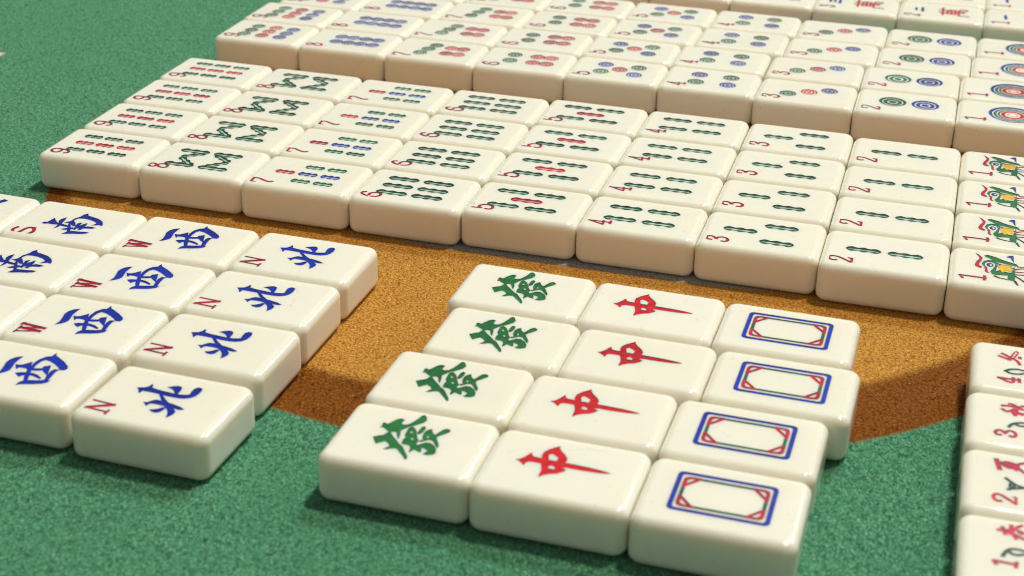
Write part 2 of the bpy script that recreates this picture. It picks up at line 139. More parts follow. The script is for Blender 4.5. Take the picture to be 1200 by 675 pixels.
def paint(name, col, rough=0.38):
    m, nt, b = new_mat(name); k = NB(nt)
    geo = k.node('ShaderNodeNewGeometry')
    oi = k.node('ShaderNodeObjectInfo')
    n = k.math('ADD', k.math('MULTIPLY', k.noise(geo.outputs['Position'], 5.0, 4, 0.65), 0.9), k.maprange(oi.outputs['Random'], 0, 1, -0.08, 0.18))
    lo = tuple(c * 0.62 for c in col) + (1.0,); hi = tuple(min(1, c * 1.25 + 0.004) for c in col) + (1.0,)
    k.L(k.mix(k.maprange(n, 0.3, 0.7, 0, 1), lo, hi), b.inputs['Base Color'])
    b.inputs['Roughness'].default_value = rough
    b.inputs['Specular IOR Level'].default_value = 0.3
    k.L(k.bump(k.noise(geo.outputs['Position'], 25.0, 2, 0.5), 0.3, 0.01), b.inputs['Normal'])
    return m

def felt():
    m, nt, b = new_mat('printed_table_felt'); k = NB(nt)
    geo = k.node('ShaderNodeNewGeometry'); pos = geo.outputs['Position']
    sep = k.node('ShaderNodeSeparateXYZ'); k.L(pos, sep.inputs[0])
    X, Y = sep.outputs[0], sep.outputs[1]
    fuzz = k.math('MULTIPLY', k.math('SUBTRACT', k.noise(pos, 11.0, 3, 0.6), 0.5), 0.22)
    def dist(cx, cy, sx=1.0):
        dx = k.math('MULTIPLY', k.math('SUBTRACT', X, cx), sx); dy = k.math('SUBTRACT', Y, cy)
        return k.math('ADD', k.math('SQRT', k.math('ADD', k.math('MULTIPLY', dx, dx), k.math('MULTIPLY', dy, dy))), fuzz)
    outer = k.maprange(dist(16.80, 7.60, 18.62 / 18.0), 18.56, 18.70, 1, 0)          # inside the printed disc
    inner = k.maprange(dist(16.01, 8.55), 16.92, 17.44, 1, 0, True)    # bright gold inside the copper rim
    gx = k.math('POWER', k.math('ABSOLUTE', k.math('DIVIDE', k.math('SUBTRACT', X, 17.95), 8.1)), 5.0)
    gy = k.math('POWER', k.math('ABSOLUTE', k.math('DIVIDE', k.math('SUBTRACT', Y, 6.0), 6.12)), 5.0)
    grey = k.maprange(k.math('ADD', k.math('ADD', gx, gy), fuzz), 0.94, 1.10, 1, 0)
    # fibre structure: matted tufts with single lighter hairs
    mp = k.node('ShaderNodeMapping'); k.L(pos, mp.inputs['Vector'])
    mp.inputs['Rotation'].default_value = (0, 0, math.radians(38)); mp.inputs['Scale'].default_value = (1.0, 0.58, 1.0)
    nap = mp.outputs['Vector']                       # brushed nap: tufts lie along one direction
    f1 = k.noise(nap, FELT_S, 3, 0.60, 0.5)
    f2 = k.noise(nap, FELT_S * 2.3, 2, 0.6, 0.4)
    fib = k.math('ADD', k.math('MULTIPLY', f1, 0.6), k.math('MULTIPLY', f2, 0.4))
    t = k.maprange(fib, 0.41, 0.60, 0, 1)
    hair = k.maprange(f2, 0.55, 0.68, 0, 1)
    big = k.noise(pos, 0.22, 3, 0.55)
    green = k.mix(t, GREEN_LO, GREEN_HI)
    green = k.mix(k.math('MULTIPLY', hair, 0.9), green, GREEN_HAIR)
    green = k.mix(k.maprange(big, 0.35, 0.7, 0, 0.35), green, GREEN_TINT)
    g1 = k.noise(pos, 13.0, 3, 0.65, 0.3)
    tg = k.maprange(g1, 0.38, 0.62, 0, 1)
    glint = k.maprange(k.noise(pos, 17.0, 1, 0.5), 0.62, 0.70, 0, 1)
    gold = k.mix(k.math('MULTIPLY', glint, 0.85), k.mix(tg, GOLD_LO, GOLD_HI), rgba(1.0, 0.62, 0.20))
    copper = k.mix(k.math('MULTIPLY', glint, 0.55), k.mix(tg, COP_LO, COP_HI), rgba(0.72, 0.34, 0.08))
    gr = k.mix(tg, rgba(0.34, 0.32, 0.30), rgba(0.58, 0.55, 0.52))
    col = k.mix(outer, green, k.mix(inner, copper, gold))
    col = k.mix(grey, col, gr)
    # tiny pale lint
    vo = k.node('ShaderNodeTexVoronoi'); k.L(pos, vo.inputs['Vector']); vo.inputs['Scale'].default_value = 4.2
    lint = k.math('MULTIPLY', k.maprange(vo.outputs['Distance'], 0.05, 0.16, 1, 0), k.maprange(k.noise(pos, 5.0, 1), 0.55, 0.62, 0, 0.5))
    col = k.mix(lint, col, rgba(0.62, 0.66, 0.50))
    # end of a pale printed mark at the far left
    mx = k.maprange(k.math('ABSOLUTE', k.math('SUBTRACT', X, -9.35)), 0.42, 0.5, 1, 0)
    my = k.maprange(k.math('ABSOLUTE', k.math('SUBTRACT', k.math('SUBTRACT', Y, 11.9), k.math('MULTIPLY', X, 0.0))), 0.30, 0.38, 1, 0)
    col = k.mix(k.math('MULTIPLY', k.math('MULTIPLY', mx, my), 0.85), col, rgba(0.75, 0.70, 0.55))
    k.L(col, b.inputs['Base Color'])
    # metallic ink glitters, plain felt does not
    glit = k.math('MULTIPLY', outer, k.math('SUBTRACT', 1.0, grey))
    k.L(k.math('MULTIPLY', glit, k.math('MULTIPLY', glint, 0.8)), b.inputs['Metallic'])
    k.L(k.maprange(glit, 0, 1, 0.95, 0.52), b.inputs['Roughness'])
    b.inputs['Specular IOR Level'].default_value = 0.1
    k.L(k.maprange(outer, 0, 1, 0.22, 0.0), b.inputs['Sheen Weight'])
    b.inputs['Sheen Tint'].default_value = (0.75, 1.0, 0.75, 1)
    b.inputs['Sheen Roughness'].default_value = 0.5
    h = k.math('ADD', k.math('MULTIPLY', fib, k.math('SUBTRACT', 1.0, k.math('MULTIPLY', outer, 0.85))), k.math('MULTIPLY', g1, k.math('MULTIPLY', outer, 0.7)))
    k.L(k.bump(h, FELT_B, 0.20), b.inputs['Normal'])
    return m

IVORY_A = rgba(0.89, 0.852, 0.762); IVORY_B = rgba(0.87, 0.828, 0.728); IVORY_C = rgba(0.90, 0.862, 0.785)
IVORY_D = rgba(0.84, 0.79, 0.67)
SSS_W, SSS_S = 0.85, 0.32
FELT_S, FELT_B = 9.0, 0.9
GREEN_LO = rgba(0.014, 0.125, 0.066); GREEN_HI = rgba(0.100, 0.365, 0.205); GREEN_TINT = rgba(0.045, 0.235, 0.115); GREEN_HAIR = rgba(0.30, 0.58, 0.36)
GOLD_LO = rgba(0.42, 0.17, 0.020); GOLD_HI = rgba(0.82, 0.40, 0.080)
COP_LO = rgba(0.14, 0.036, 0.002); COP_HI = rgba(0.34, 0.105, 0.007)

MAT = {
    'ivory': ivory(),
    'red': paint('crimson_paint', (0.47, 0.010, 0.036)),
    'crimson': paint('bright_crimson_paint', (0.56, 0.006, 0.040)),
    'scarlet': paint('scarlet_paint', (0.60, 0.006, 0.014)),
    'green': paint('bottle_green_paint', (0.006, 0.060, 0.036)),
    'leaf': paint('leaf_green_paint', (0.014, 0.155, 0.036)),
    'mid': paint('mid_green_paint', (0.012, 0.130, 0.070)),
    'blue': paint('cobalt_blue_paint', (0.003, 0.024, 0.36)),
    'navy': paint('navy_paint', (0.010, 0.045, 0.32)),
    'pale': paint('pale_green_paint', (0.42, 0.58, 0.45)),
    'palered': paint('pale_pink_paint', (0.75, 0.33, 0.33)),
    'paleblue': paint('pale_blue_paint', (0.42, 0.50, 0.66)),
    'yellow': paint('yellow_paint', (0.80, 0.46, 0.02)),
    'white': paint('white_paint', (0.78, 0.74, 0.64)),
    'black': paint('black_paint', (0.008, 0.010, 0.014)),
}

# darker paint on the engraving walls: shade in the cut put into colour
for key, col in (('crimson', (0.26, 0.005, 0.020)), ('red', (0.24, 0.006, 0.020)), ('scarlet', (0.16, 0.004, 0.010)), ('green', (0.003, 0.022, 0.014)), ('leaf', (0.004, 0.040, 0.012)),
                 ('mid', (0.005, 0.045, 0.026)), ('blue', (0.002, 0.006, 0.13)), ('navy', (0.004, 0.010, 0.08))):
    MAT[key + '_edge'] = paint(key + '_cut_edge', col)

LAMPS = [
    ('cool_ceiling_lamp', (68, 194, 250), (16, 2, 0), 34, 480000, (0.80, 1.0, 1.0)),
    ('warm_ceiling_lamp', (80, 74, 270), (16, 2, 0), 34, 525000, (1.0, 0.89, 0.71)),
    ('window', (190, 305, 215), (16, 2, 0), 40, 240000, (1.0, 0.98, 0.93), 'RECTANGLE', 110),
]
WORLD_COL, WORLD_STR = (1.0, 0.98, 0.91, 1), 0.21
FOCUS, FSTOP = 48.0, 0.24

# ---------------------------------------------------------------- 2-D shape helpers
def chaikin(p, n=2, closed=False):
    for _ in range(n):
        q = []
        N = len(p)
        rng = range(N) if closed else range(N - 1)
        if not closed: q.append(p[0])
        for i in rng:
            a, b = p[i], p[(i + 1) % N]
            q.append((a[0] * .75 + b[0] * .25, a[1] * .75 + b[1] * .25))
            q.append((a[0] * .25 + b[0] * .75, a[1] * .25 + b[1] * .75))
        if not closed: q.append(p[-1])
        p = q
    return p

def stroke(p, w, w2=None, smooth=2):
    """outline polygon of a pen stroke along the polyline p, width w tapering to w2"""
    closed = len(p) > 2 and math.dist(p[0], p[-1]) < 1e-6
    if len(p) > 2 and smooth: p = chaikin(p, smooth)
    w2 = w if w2 is None else w2
    N = len(p); left = []; right = []
    for i in range(N):
        if closed and i in (0, N - 1): a, b = p[N - 2], p[1]
        else: a, b = p[max(i - 1, 0)], p[min(i + 1, N - 1)]
        dx, dy = b[0] - a[0], b[1] - a[1]; d = math.hypot(dx, dy) or 1
        dx /= d; dy /= d
        h = (w + (w2 - w) * i / max(N - 1, 1)) / 2
        e = 0
        if not closed: e = -h * .6 if i == 0 else (h * .6 if i == N - 1 else 0)
        x, y = p[i][0] + dx * e, p[i][1] + dy * e
        left.append((x - dy * h, y + dx * h)); right.append((x + dy * h, y - dx * h))
    return left + right[::-1]

def disc(cx, cy, r, n=28, ry=None):
    ry = r if ry is None else ry
    return [(cx + r * math.cos(2 * math.pi * i / n), cy + ry * math.sin(2 * math.pi * i / n)) for i in range(n)]

def rrect(cx, cy, a, b, r, n=5):
    out = []
    for k, (sx, sy) in enumerate(((1, 1), (-1, 1), (-1, -1), (1, -1))):
        for i in range(n + 1):
            t = math.pi / 2 * (k + i / n)
            out.append((cx + sx * (a - r) + r * math.cos(t), cy + sy * (b - r) + r * math.sin(t)))
    return out

def inside(pt, poly):
    x, y = pt; c = False; j = len(poly) - 1
    for i in range(len(poly)):
        xi, yi = poly[i]; xj, yj = poly[j]
        if (yi > y) != (yj > y) and x < (xj - xi) * (y - yi) / (yj - yi) + xi: c = not c
        j = i
    return c

# ---------------------------------------------------------------- tile meshes
UH, VH = LB / 2 - RB, WB / 2 - RB            # half size of the flat top

def clampuv(p):
    return (max(-UH + .012, min(UH - .012, p[0])), max(-VH + .012, min(VH - .012, p[1])))

def make_mesh(name, verts, faces, fmats, mats, normals=None):
    me = bpy.data.meshes.new(name)
    me.from_pydata(verts, [], faces)
    for m in mats: me.materials.append(m)
    for p, mi in zip(me.polygons, fmats): p.material_index = mi; p.use_smooth = normals is not None
    me.update()
    if normals is not None: me.normals_split_custom_set_from_vertices(normals)
    return me

def tile_meshes(shapes):
    """shapes: list of (part_key, part_name, material_key, [polygons]) drawn in order.
    Returns (body mesh, [(part_name, mesh), ...]) with the shapes cut into the top face."""
    polys = []
    for si, (pk, pn, mk, pl) in enumerate(shapes):
        for p in pl: polys.append((si, [clampuv(q) for q in p]))
    M, N = 6, 6
    rim = rrect(0, 0, UH, VH, RC - RB, M)        # edge of the flat top
    V = [Vector(c) for c in rim]
    E = [(i, (i + 1) % len(rim)) for i in range(len(rim))]
    for si, p in polys:
        b = len(V)
        for q in p: V.append(Vector(q))
        E += [(b + i, b + (i + 1) % len(p)) for i in range(len(p))]
    v2, e2, f2 = delaunay_2d_cdt(V, E, [], 1, 1e-5)[:3]
    v2 = [(v.x, v.y) for v in v2]
    boxes = [(min(q[0] for q in p), max(q[0] for q in p), min(q[1] for q in p), max(q[1] for q in p)) for _, p in polys]
    lab = []
    for f in f2:
        c = (sum(v2[i][0] for i in f) / len(f), sum(v2[i][1] for i in f) / len(f))
        l = -1
        for (si, p), bb in zip(polys, boxes):
            if bb[0] <= c[0] <= bb[1] and bb[2] <= c[1] <= bb[3] and inside(c, p): l = si
        if l >= 0 and shapes[l][2] is None: l = -1
        lab.append(l)
    # --- body
    verts = []; norms = []; faces = []; idx = {}
    def top(i):
        if i not in idx:
            idx[i] = len(verts); verts.append((v2[i][0], v2[i][1], HB)); norms.append((0, 0, 1))
        return idx[i]
    for f, l in zip(f2, lab):
        if l < 0:
            a = [v2[i] for i in f]
            ar = sum(a[i][0] * a[(i + 1) % len(a)][1] - a[(i + 1) % len(a)][0] * a[i][1] for i in range(len(a)))
            g = [top(i) for i in f]
            faces.append(g if ar > 0 else g[::-1])
    CX, CY = LB / 2 - RC, WB / 2 - RC
    def loop(z, phi):
        out = []; rr = RC - RB + RB * math.cos(phi)
        for k, (sx, sy) in enumerate(((1, 1), (-1, 1), (-1, -1), (1, -1))):
            for i in range(M + 1):
                t = math.pi / 2 * (k + i / M)
                n = (math.cos(phi) * math.cos(t), math.cos(phi) * math.sin(t), math.sin(phi))
                out.append(len(verts))
                verts.append((sx * CX + rr * math.cos(t), sy * CY + rr * math.sin(t), z + RB * n[2])); norms.append(n)
        return out
    near = lambda c: min(range(len(v2)), key=lambda i: (v2[i][0] - c[0]) ** 2 + (v2[i][1] - c[1]) ** 2)
    loops = [[top(near(c)) for c in rim]]
    loops += [loop(HB - RB, math.pi / 2 * (1 - j / N)) for j in range(1, N + 1)] + [loop(RB, -math.pi / 2 * j / N) for j in range(0, N + 1)]
    K = 4 * (M + 1)
    for A, B in zip(loops, loops[1:]):
        for i in range(K):
            j = (i + 1) % K
            faces.append([A[i], B[i], B[j], A[j]])
    faces.append(loops[-1][::-1])
    body = make_mesh('tile_body', verts, faces, [0] * len(faces), [MAT['ivory']], norms)
    # --- engraved, painted parts
    edge = {}
    for fi, f in enumerate(f2):
        for i in range(len(f)):
            edge.setdefault(tuple(sorted((f[i], f[(i + 1) % len(f)]))), []).append(fi)
    parts = []; order = []
    for s in shapes:
        if s[0] not in order and s[2] is not None: order.append(s[0])
    for pk in order:
        sel = [fi for fi, l in enumerate(lab) if l >= 0 and shapes[l][0] == pk]
        if not sel: continue
        mats = []; pv = []; pf = []; pm = []; ids = {}
        pn = [s[1] for s in shapes if s[0] == pk][0]
        def lvl_of(fi): return 0.0 if lab[fi] < 0 else DEPTH
        def vid(i, d):
            if (i, d) not in ids:
                ids[i, d] = len(pv); pv.append((v2[i][0], v2[i][1], HB - d))
            return ids[i, d]
        for fi in sel:
            mk = shapes[lab[fi]][2]
            if mk not in mats: mats.append(mk)
            mi = mats.index(mk)
            f = f2[fi]; a = [v2[i] for i in f]
            ar = sum(a[i][0] * a[(i + 1) % len(a)][1] - a[(i + 1) % len(a)][0] * a[i][1] for i in range(len(a)))
            f = list(f) if ar > 0 else list(f)[::-1]
            D = lvl_of(fi)
            pf.append([vid(i, D) for i in f]); pm.append(mi)
            for i in range(len(f)):
                p, q = f[i], f[(i + 1) % len(f)]
                fs = edge[tuple(sorted((p, q)))]
                other = [x for x in fs if x != fi]
                d2 = lvl_of(other[0]) if other else 0.0
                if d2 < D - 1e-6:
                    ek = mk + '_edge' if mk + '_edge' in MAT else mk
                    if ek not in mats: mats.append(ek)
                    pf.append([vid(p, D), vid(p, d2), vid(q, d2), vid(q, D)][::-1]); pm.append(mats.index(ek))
        parts.append((pn, make_mesh(pn, pv, pf, pm, [MAT[m] for m in mats])))
    return body, parts

# ---------------------------------------------------------------- tile faces
def numeral(d, col='red'):
    w = {'d2': .06}.get(d, .068)
    out = []
    if d == 'd2':
        out = [stroke(G['d2'][0], .095), G['d2'][1]]
    elif d == 'd4':
        out = [stroke(G[d][0], .09), stroke(G[d][1][:2], .09), stroke(G[d][1][1:], .075), stroke(G[d][2], .085)]
    elif d == 'd7':
        out = [stroke([G[d][0][0], G[d][0][1]], .085), stroke(G[d][0][1:], .075), stroke(G[d][1], .08, .11)]
    elif d == 'd5':
        out = [stroke(G[d][0], .085), stroke(G[d][1], .085), stroke(G[d][2], .095)]
    elif d == 'd1':
        out = [stroke(p, .105 if i == 0 else .085) for i, p in enumerate(G[d])]
    else: out = [stroke(p, .095) for p in G[d]]
    out = [[(u, (v + .96) * .88 - .885) for u, v in p] for p in out]
    return [('num', 'numeral', col, out)]

def bamboo(key, cx, cy, L, ang=0.0, col='green', core='pale', w=.28):
    """one bamboo stick: three lobes with a pale core line"""
    def prof(n, fn):
        pts = []
        for i in range(n + 1): x = -1 + 2 * i / n; pts.append((x * L / 2, fn(x)))
        return pts + [(x, -y) for x, y in pts[::-1][1:-1]]
    def outer(x):
        lobe = .5 + .5 * math.cos(3 * math.pi * x)
        e = max(0.0, 1 - abs(x) ** 9)
        return w / 2 * (.66 + .34 * lobe) * (e ** .5)
    def inner(x):
        lobe = .5 - .5 * math.cos(3 * math.pi * x)
        if abs(x) > .86: return 0.002
        return w / 2 * (.12 + .16 * lobe * (1 if abs(x) < .86 else 0)) * min(1, (.86 - abs(x)) * 9 + .05)
    c, s = math.cos(ang), math.sin(ang)
    T = lambda P: [(cx + c * x - s * y, cy + s * x + c * y) for x, y in P]
    return [(key, 'bamboo_stick', col, [T(prof(30, outer))]), (key, 'bamboo_stick', core, [T(prof(30, inner))])]

def pip(key, cx, cy, r, col, core='pale'):
    r *= 1.06
    core = 'white'
    return [(key, 'circle_pip', col, [disc(cx, cy, r)]), (key, 'circle_pip', core, [disc(cx, cy, r * .79)]),
            (key, 'circle_pip', col, [disc(cx, cy, r * .69)]), (key, 'circle_pip', core, [disc(cx, cy, r * .41, 20)]),
            (key, 'circle_pip', col, [disc(cx, cy, r * .28, 18)])]

CORE = {'green': 'pale', 'red': 'palered', 'blue': 'paleblue', 'mid': 'pale', 'navy': 'paleblue', 'scarlet': 'palered'}

def sticks(n):
    s = []
    big, sm = 1.02, .65
    def add(u, v, L, col='green', ang=0, w=.335): s.extend(bamboo('s%d' % len(s), u, v, L, ang, col, CORE[col], w))
    if n == 2: add(-.63, 0, big); add(.56, -.01, big)
    if n == 3: add(-.66, .05, big); add(.49, .60, big); add(.49, -.57, big)
    if n == 4:
        for u in (-.64, .53):
            add(u, .51, big); add(u, -.38, big)
    if n == 5:
        for u in (-.66, .52):
            add(u, .63, big); add(u, -.51, big)
        add(-.07, .05, big, 'red')
    if n == 6:
        for u in (-.60, .55):
            for v in (.60, .01, -.56): add(u, v, big)
    if n == 7:
        add(-.77, -.02, sm, 'red', 0, .31)
        for u in (0, .755):
            add(u, .60, sm, 'mid', 0, .31); add(u, -.01, sm, 'navy', 0, .31); add(u, -.61, sm, 'mid', 0, .31)
    if n == 8:
        for a, b in (((-.20, .52), (-.87, .02)), ((-.86, .0), (-.20, -.60)), ((.15, .50), (.83, .03)), ((.82, .02), (.22, -.52))):
            add((a[0] + b[0]) / 2, (a[1] + b[1]) / 2, math.dist(a, b), 'green', math.atan2(b[1] - a[1], b[0] - a[0]), .28)
        for u in (-.63, .54):
            add(u, .585, big); add(u, -.60, big)
    if n == 9:
        for u in (-.76, -.03, .735):
            add(u, .63, sm, 'green', 0, .30); add(u, .03, sm, 'red', 0, .30); add(u, -.575, sm, 'green', 0, .30)
    return s

def bird():
    k, n = 'bird', 'bird_figure'
    s = [(k, n, 'leaf', G['bird_green'])]
    # lighter feather lines in the wing and breast
    s.append((k, n, 'green', [stroke([(-.70, .50), (-.35, .30), (.05, .13)], .05, .03), stroke([(-.55, -.52), (-.42, -.62), (-.15, -.66)], .09, .05), stroke([(.0, -.70), (.08, -.95)], .08, .06)]))
    s.append((k, n, 'pale', [stroke([(-.62, .42), (-.30, .24), (.0, .12)], .022)]))
    s.append((k, n, 'red', G['bird_crest']))
    e = G['bird_eye'][0][1]
    s += [(k, n, 'white', [disc(e[0], e[1] - .02, .14, 20, .20)]), (k, n, 'navy', [disc(e[0], e[1] - .02, .10, 18, .145)]),
          (k, n, 'white', [disc(e[0] + .015, e[1] - .01, .045, 12, .06)]), (k, n, 'black', [disc(e[0] - .02, e[1] - .02, .025, 10, .04)])]
    s += [(k, n, 'yellow', G['bird_yellow']), (k, n, 'navy', G['bird_blue']),
          (k, n, 'red', [stroke(p, .07, .05) for p in G['bird_lines_red']]),
          (k, n, 'green', [stroke(p, .07, .06) for p in G['bird_lines_green']])]
    for i in range(4):                                   # fan of the tail
        a = math.radians(-34 + 23 * i)
        x0, y0 = .62, -.12
        tip = (x0 + .72 * math.cos(a), y0 + .80 * math.sin(a))
        s.append((k, n, 'green', [stroke([(x0, y0), ((x0 + tip[0]) / 2, (y0 + tip[1]) / 2), tip], .07, .09)]))
        s.append((k, n, 'navy', [disc(tip[0], tip[1], .10, 16)])); s.append((k, n, 'yellow', [disc(tip[0], tip[1], .045, 12)]))
    return s

def circles(n):
    s = []
    def add(u, v, r, c): s.extend(pip('p%d' % len(s), u, v, r, c, CORE[c]))
    ox, oy = .10, .05
    if n == 1:
        for r, c in ((.83, 'navy'), (.71, 'white'), (.67, 'mid'), (.56, 'white'), (.525, 'green'), (.445, 'white'), (.41, 'red'), (.27, 'white'), (.21, 'palered'), (.12, 'white')):
            s.append(('p', 'circle_pip', c, [disc(.13, .04, r, 40)]))
    if n == 2: add(-.48, oy, .46, 'mid'); add(.68, oy, .46, 'navy')
    if n == 3: add(-.64, -.33, .285, 'mid'); add(.09, .08, .285, 'red'); add(.80, .44, .285, 'navy')
    if n == 4:
        add(-.50, -.39, .29, 'mid'); add(-.50, .49, .29, 'navy'); add(.70, .49, .29, 'mid'); add(.70, -.39, .29, 'navy')
    if n == 5:
        add(-.54, -.39, .28, 'mid'); add(-.54, .48, .28, 'navy'); add(.10, .04, .28, 'red'); add(.75, .47, .28, 'mid'); add(.75, -.41, .28, 'navy')
    if n == 6:
        add(-.56, -.28, .27, 'mid'); add(-.56, .46, .27, 'mid')
        for u in (.345, .885): add(u, -.27, .27, 'red'); add(u, .47, .27, 'red')
    if n == 7:
        for u, v in ((-.54, -.50), (-.38, .04), (-.21, .57)): add(u, v, .255, 'mid')
        for u in (.46, .94): add(u, -.30, .255, 'red'); add(u, .40, .255, 'red')
    if n == 8:
        for i in range(4): add(-.53 + .51 * i, -.29, .25, 'navy'); add(-.53 + .51 * i, .36, .25, 'navy')
    if n == 9:
        for j, c in enumerate(('mid', 'red', 'navy')):
            for i in range(3): add(-.76 + .76 * j + .07 * i, -.56 + .55 * i, .25, c)
    return s

def upright(strokes, cu, cv, sc, w):
    """strokes written upright (x right, y up) turned onto the tile, whose text top points to -u"""
    return [stroke([(cu - y * sc, cv + x * sc) for x, y in p], w if len(q) < 2 else q[1], w if len(q) < 3 else q[2]) for q in strokes for p in (q[0],)]

NUM_CHAR = {
    1: [[[(-.5, .0), (.5, .04)]]],
    2: [[[(-.28, .24), (.28, .26)]], [[(-.5, -.2), (.5, -.18)]]],
    3: [[[(-.32, .36), (.32, .38)]], [[(-.25, .05), (.26, .06)]], [[(-.5, -.3), (.5, -.28)]]],
    4: [[[(-.45, .3), (.45, .3)]], [[(-.45, .3), (-.42, -.35)]], [[(.45, .3), (.42, -.35)]], [[(-.42, -.3), (.42, -.3)]], [[(-.14, .3), (-.2, -.05)]], [[(.14, .3), (.16, -.02), (.32, -.02)]]],
    5: [[[(-.4, .4), (.4, .4)]], [[(.0, .4), (-.15, -.35)]], [[(-.35, .08), (.25, .08)]], [[(.25, .08), (.22, -.35)]], [[(-.5, -.36), (.5, -.36)]]],
    6: [[[(-.02, .5), (.05, .35)]], [[(-.5, .15), (.5, .15)]], [[(-.15, .0), (-.42, -.4)]], [[(.15, .0), (.42, -.4)]]],
    7: [[[(-.5, .02), (.5, .16)]], [[(-.05, .5), (-.05, -.25), (.1, -.35), (.45, -.3)]]],
}
MYRIAD = [[[(-.60, .50), (.60, .52)]], [[(-.22, .68), (-.20, .36)]], [[(.22, .68), (.20, .36)]],
          [[(-.38, .30), (-.36, -.06)]], [[(-.38, .30), (.38, .30), (.36, -.06)]], [[(-.37, .12), (.37, .12)]], [[(-.36, -.06), (.36, -.06)]],
          [[(0, .30), (0, -.45)]], [[(-.54, -.22), (-.52, -.70)]], [[(-.54, -.22), (.56, -.20), (.54, -.62), (.42, -.56)]],
          [[(0, -.42), (-.28, -.46), (.26, -.40)]], [[(.18, -.32), (.30, -.52)]]]

def characters(n):
    s = [('chr', 'number_character', 'navy', upright(NUM_CHAR[n], -.92, .10, .62, .11)),
         ('myr', 'suit_character', 'scarlet', upright(MYRIAD, .52, .10, .92, .10))]
    return s

def bold(polys, w):
    return polys + [stroke(p + p[:1], w, None, 0) for p in polys]

def wind(n):
    if n == 'W': return [('let', 'letter', 'red', [stroke(p, w) for p, w in zip(G['Wl'], (.12, .065, .12, .065, .065, .065, .065))]), ('chr', 'wind_character', 'blue', bold(G['west'], .035))]
    if n == 'N': return [('let', 'letter', 'red', [stroke(p, w) for p, w in zip(G['N'], (.07, .12, .07, .065, .065, .065))]), ('chr', 'wind_character', 'blue', bold(G['north'], .035))]
    if n == 'S':
        p = [(u, v + .12) for u, v in G['S'][0]]
        return [('let', 'letter', 'red', [stroke(p, .105), stroke([(-1.31, -1.20), (-1.24, -1.18)], .04), stroke([(-.90, -.68), (-.82, -.66)], .04)]), ('chr', 'wind_character', 'blue', bold(G['south'], .035))]
    east = [[[(-.42, .40), (.46, .44)], .10, .16], [[(.02, .72), (.02, -.72), (-.12, -.62)], .13, .10], [[(-.32, .24), (-.26, -.16)], .12, .08], [[(-.32, .24), (.34, .26), (.28, -.16)], .09, .12],
            [[(-.28, .04), (.28, .06)], .07, .07], [[(-.26, -.14), (.28, -.12)], .08, .08], [[(.0, -.14), (-.22, -.40), (-.55, -.58)], .12, .03], [[(.04, -.14), (.26, -.38), (.62, -.56)], .07, .20]]
    return [('let', 'letter', 'red', [stroke([(-1.48, -1.0), (-.84, -1.0)], .085), stroke([(-1.47, -1.0), (-1.45, -.70)], .05), stroke([(-1.16, -1.0), (-1.16, -.78)], .045), stroke([(-.85, -1.0), (-.88, -.66)], .05)]),
            ('chr', 'wind_character', 'blue', upright(east, .10, .0, 1.25, .12))]

def dragon(n):
    if n == 'fortune':
        return [('chr', 'dragon_character', 'leaf', G['fortune']), ('chr', 'dragon_character', None, G['fortune_holes'])]
    if n == 'centre':
        return [('chr', 'dragon_character', 'scarlet', G['centre']), ('chr', 'dragon_character', None, G['centre_holes'])]
    cu, cv = .0, .03
    s = [('o', 'outer_frame', 'blue', [rrect(cu, cv, 1.11, .78, .13)]), ('o', 'outer_frame', None, [rrect(cu, cv, 1.00, .67, .08)])]
    s += [('i', 'inner_frame', 'mid', [rrect(cu, cv, .95, .60, .16)]), ('i', 'inner_frame', None, [rrect(cu, cv, .865, .515, .11)])]
    for q, (sx, sy) in enumerate(((1, 1), (-1, 1), (-1, -1), (1, -1))):
        a, b = (cu + sx * .60, cv + sy * .565), (cu + sx * .91, cv + sy * .20)
        P = chaikin([a, (cu + sx * .86, cv + sy * .565), (cu + sx * .91, cv + sy * .50), b], 1)
        key = 'c%d' % q
        s.append((key, 'corner_loop', 'red', [stroke(P, .09, .09, 1), stroke([a, b], .085)]))
    return s

def season(n):
    pre, num = {'winter': ('w', 4), 'autumn': ('a', 3), 'summer': ('s', 2), 'spring': ('p', 1)}[n]
    nw = [stroke(p, .088) for p in G[pre + '_num']]
    if n == 'summer': nw = [stroke(G['s_num'][0], .09), G['s_num'][1]]
    ch = [stroke(p, .095, .085, 1 if n == 'summer' else 2) for p in G[pre + '_chr']]
    if n == 'summer': ch[0] = stroke(G['s_chr'][0], .12)
    pl = [stroke(p, .088, .075) for p in G[pre + '_plant']]
    s = [('n', 'numeral', 'crimson', nw), ('c', 'season_character', 'crimson', ch), ('p', 'plant_sprig', 'green', pl)]
    # the flower at the end of the sprig
    for i in range(5):
        a = 2 * math.pi * i / 5 + num
        s.append(('f', 'flower', 'red', [disc(.98 + .20 * math.cos(a), -.42 + .20 * math.sin(a), .15, 14)]))
    s.append(('f', 'flower', 'yellow', [disc(.98, -.42, .10, 14)]))
    s.append(('p', 'plant_sprig', 'green', [stroke([(.05, -.52), (.45, -.58), (.80, -.48)], .07, .06), stroke([(.30, -.56), (.52, -.28), (.72, -.20)], .12, .03)]))
    return s

# ---------------------------------------------------------------- scene objects
WORD = {1: 'one', 2: 'two', 3: 'three', 4: 'four', 5: 'five', 6: 'six', 7: 'seven', 8: 'eight', 9: 'nine'}
ROW4 = ['frontmost in its column', 'second from front in its column', 'third from front in its column', 'rearmost in its column']

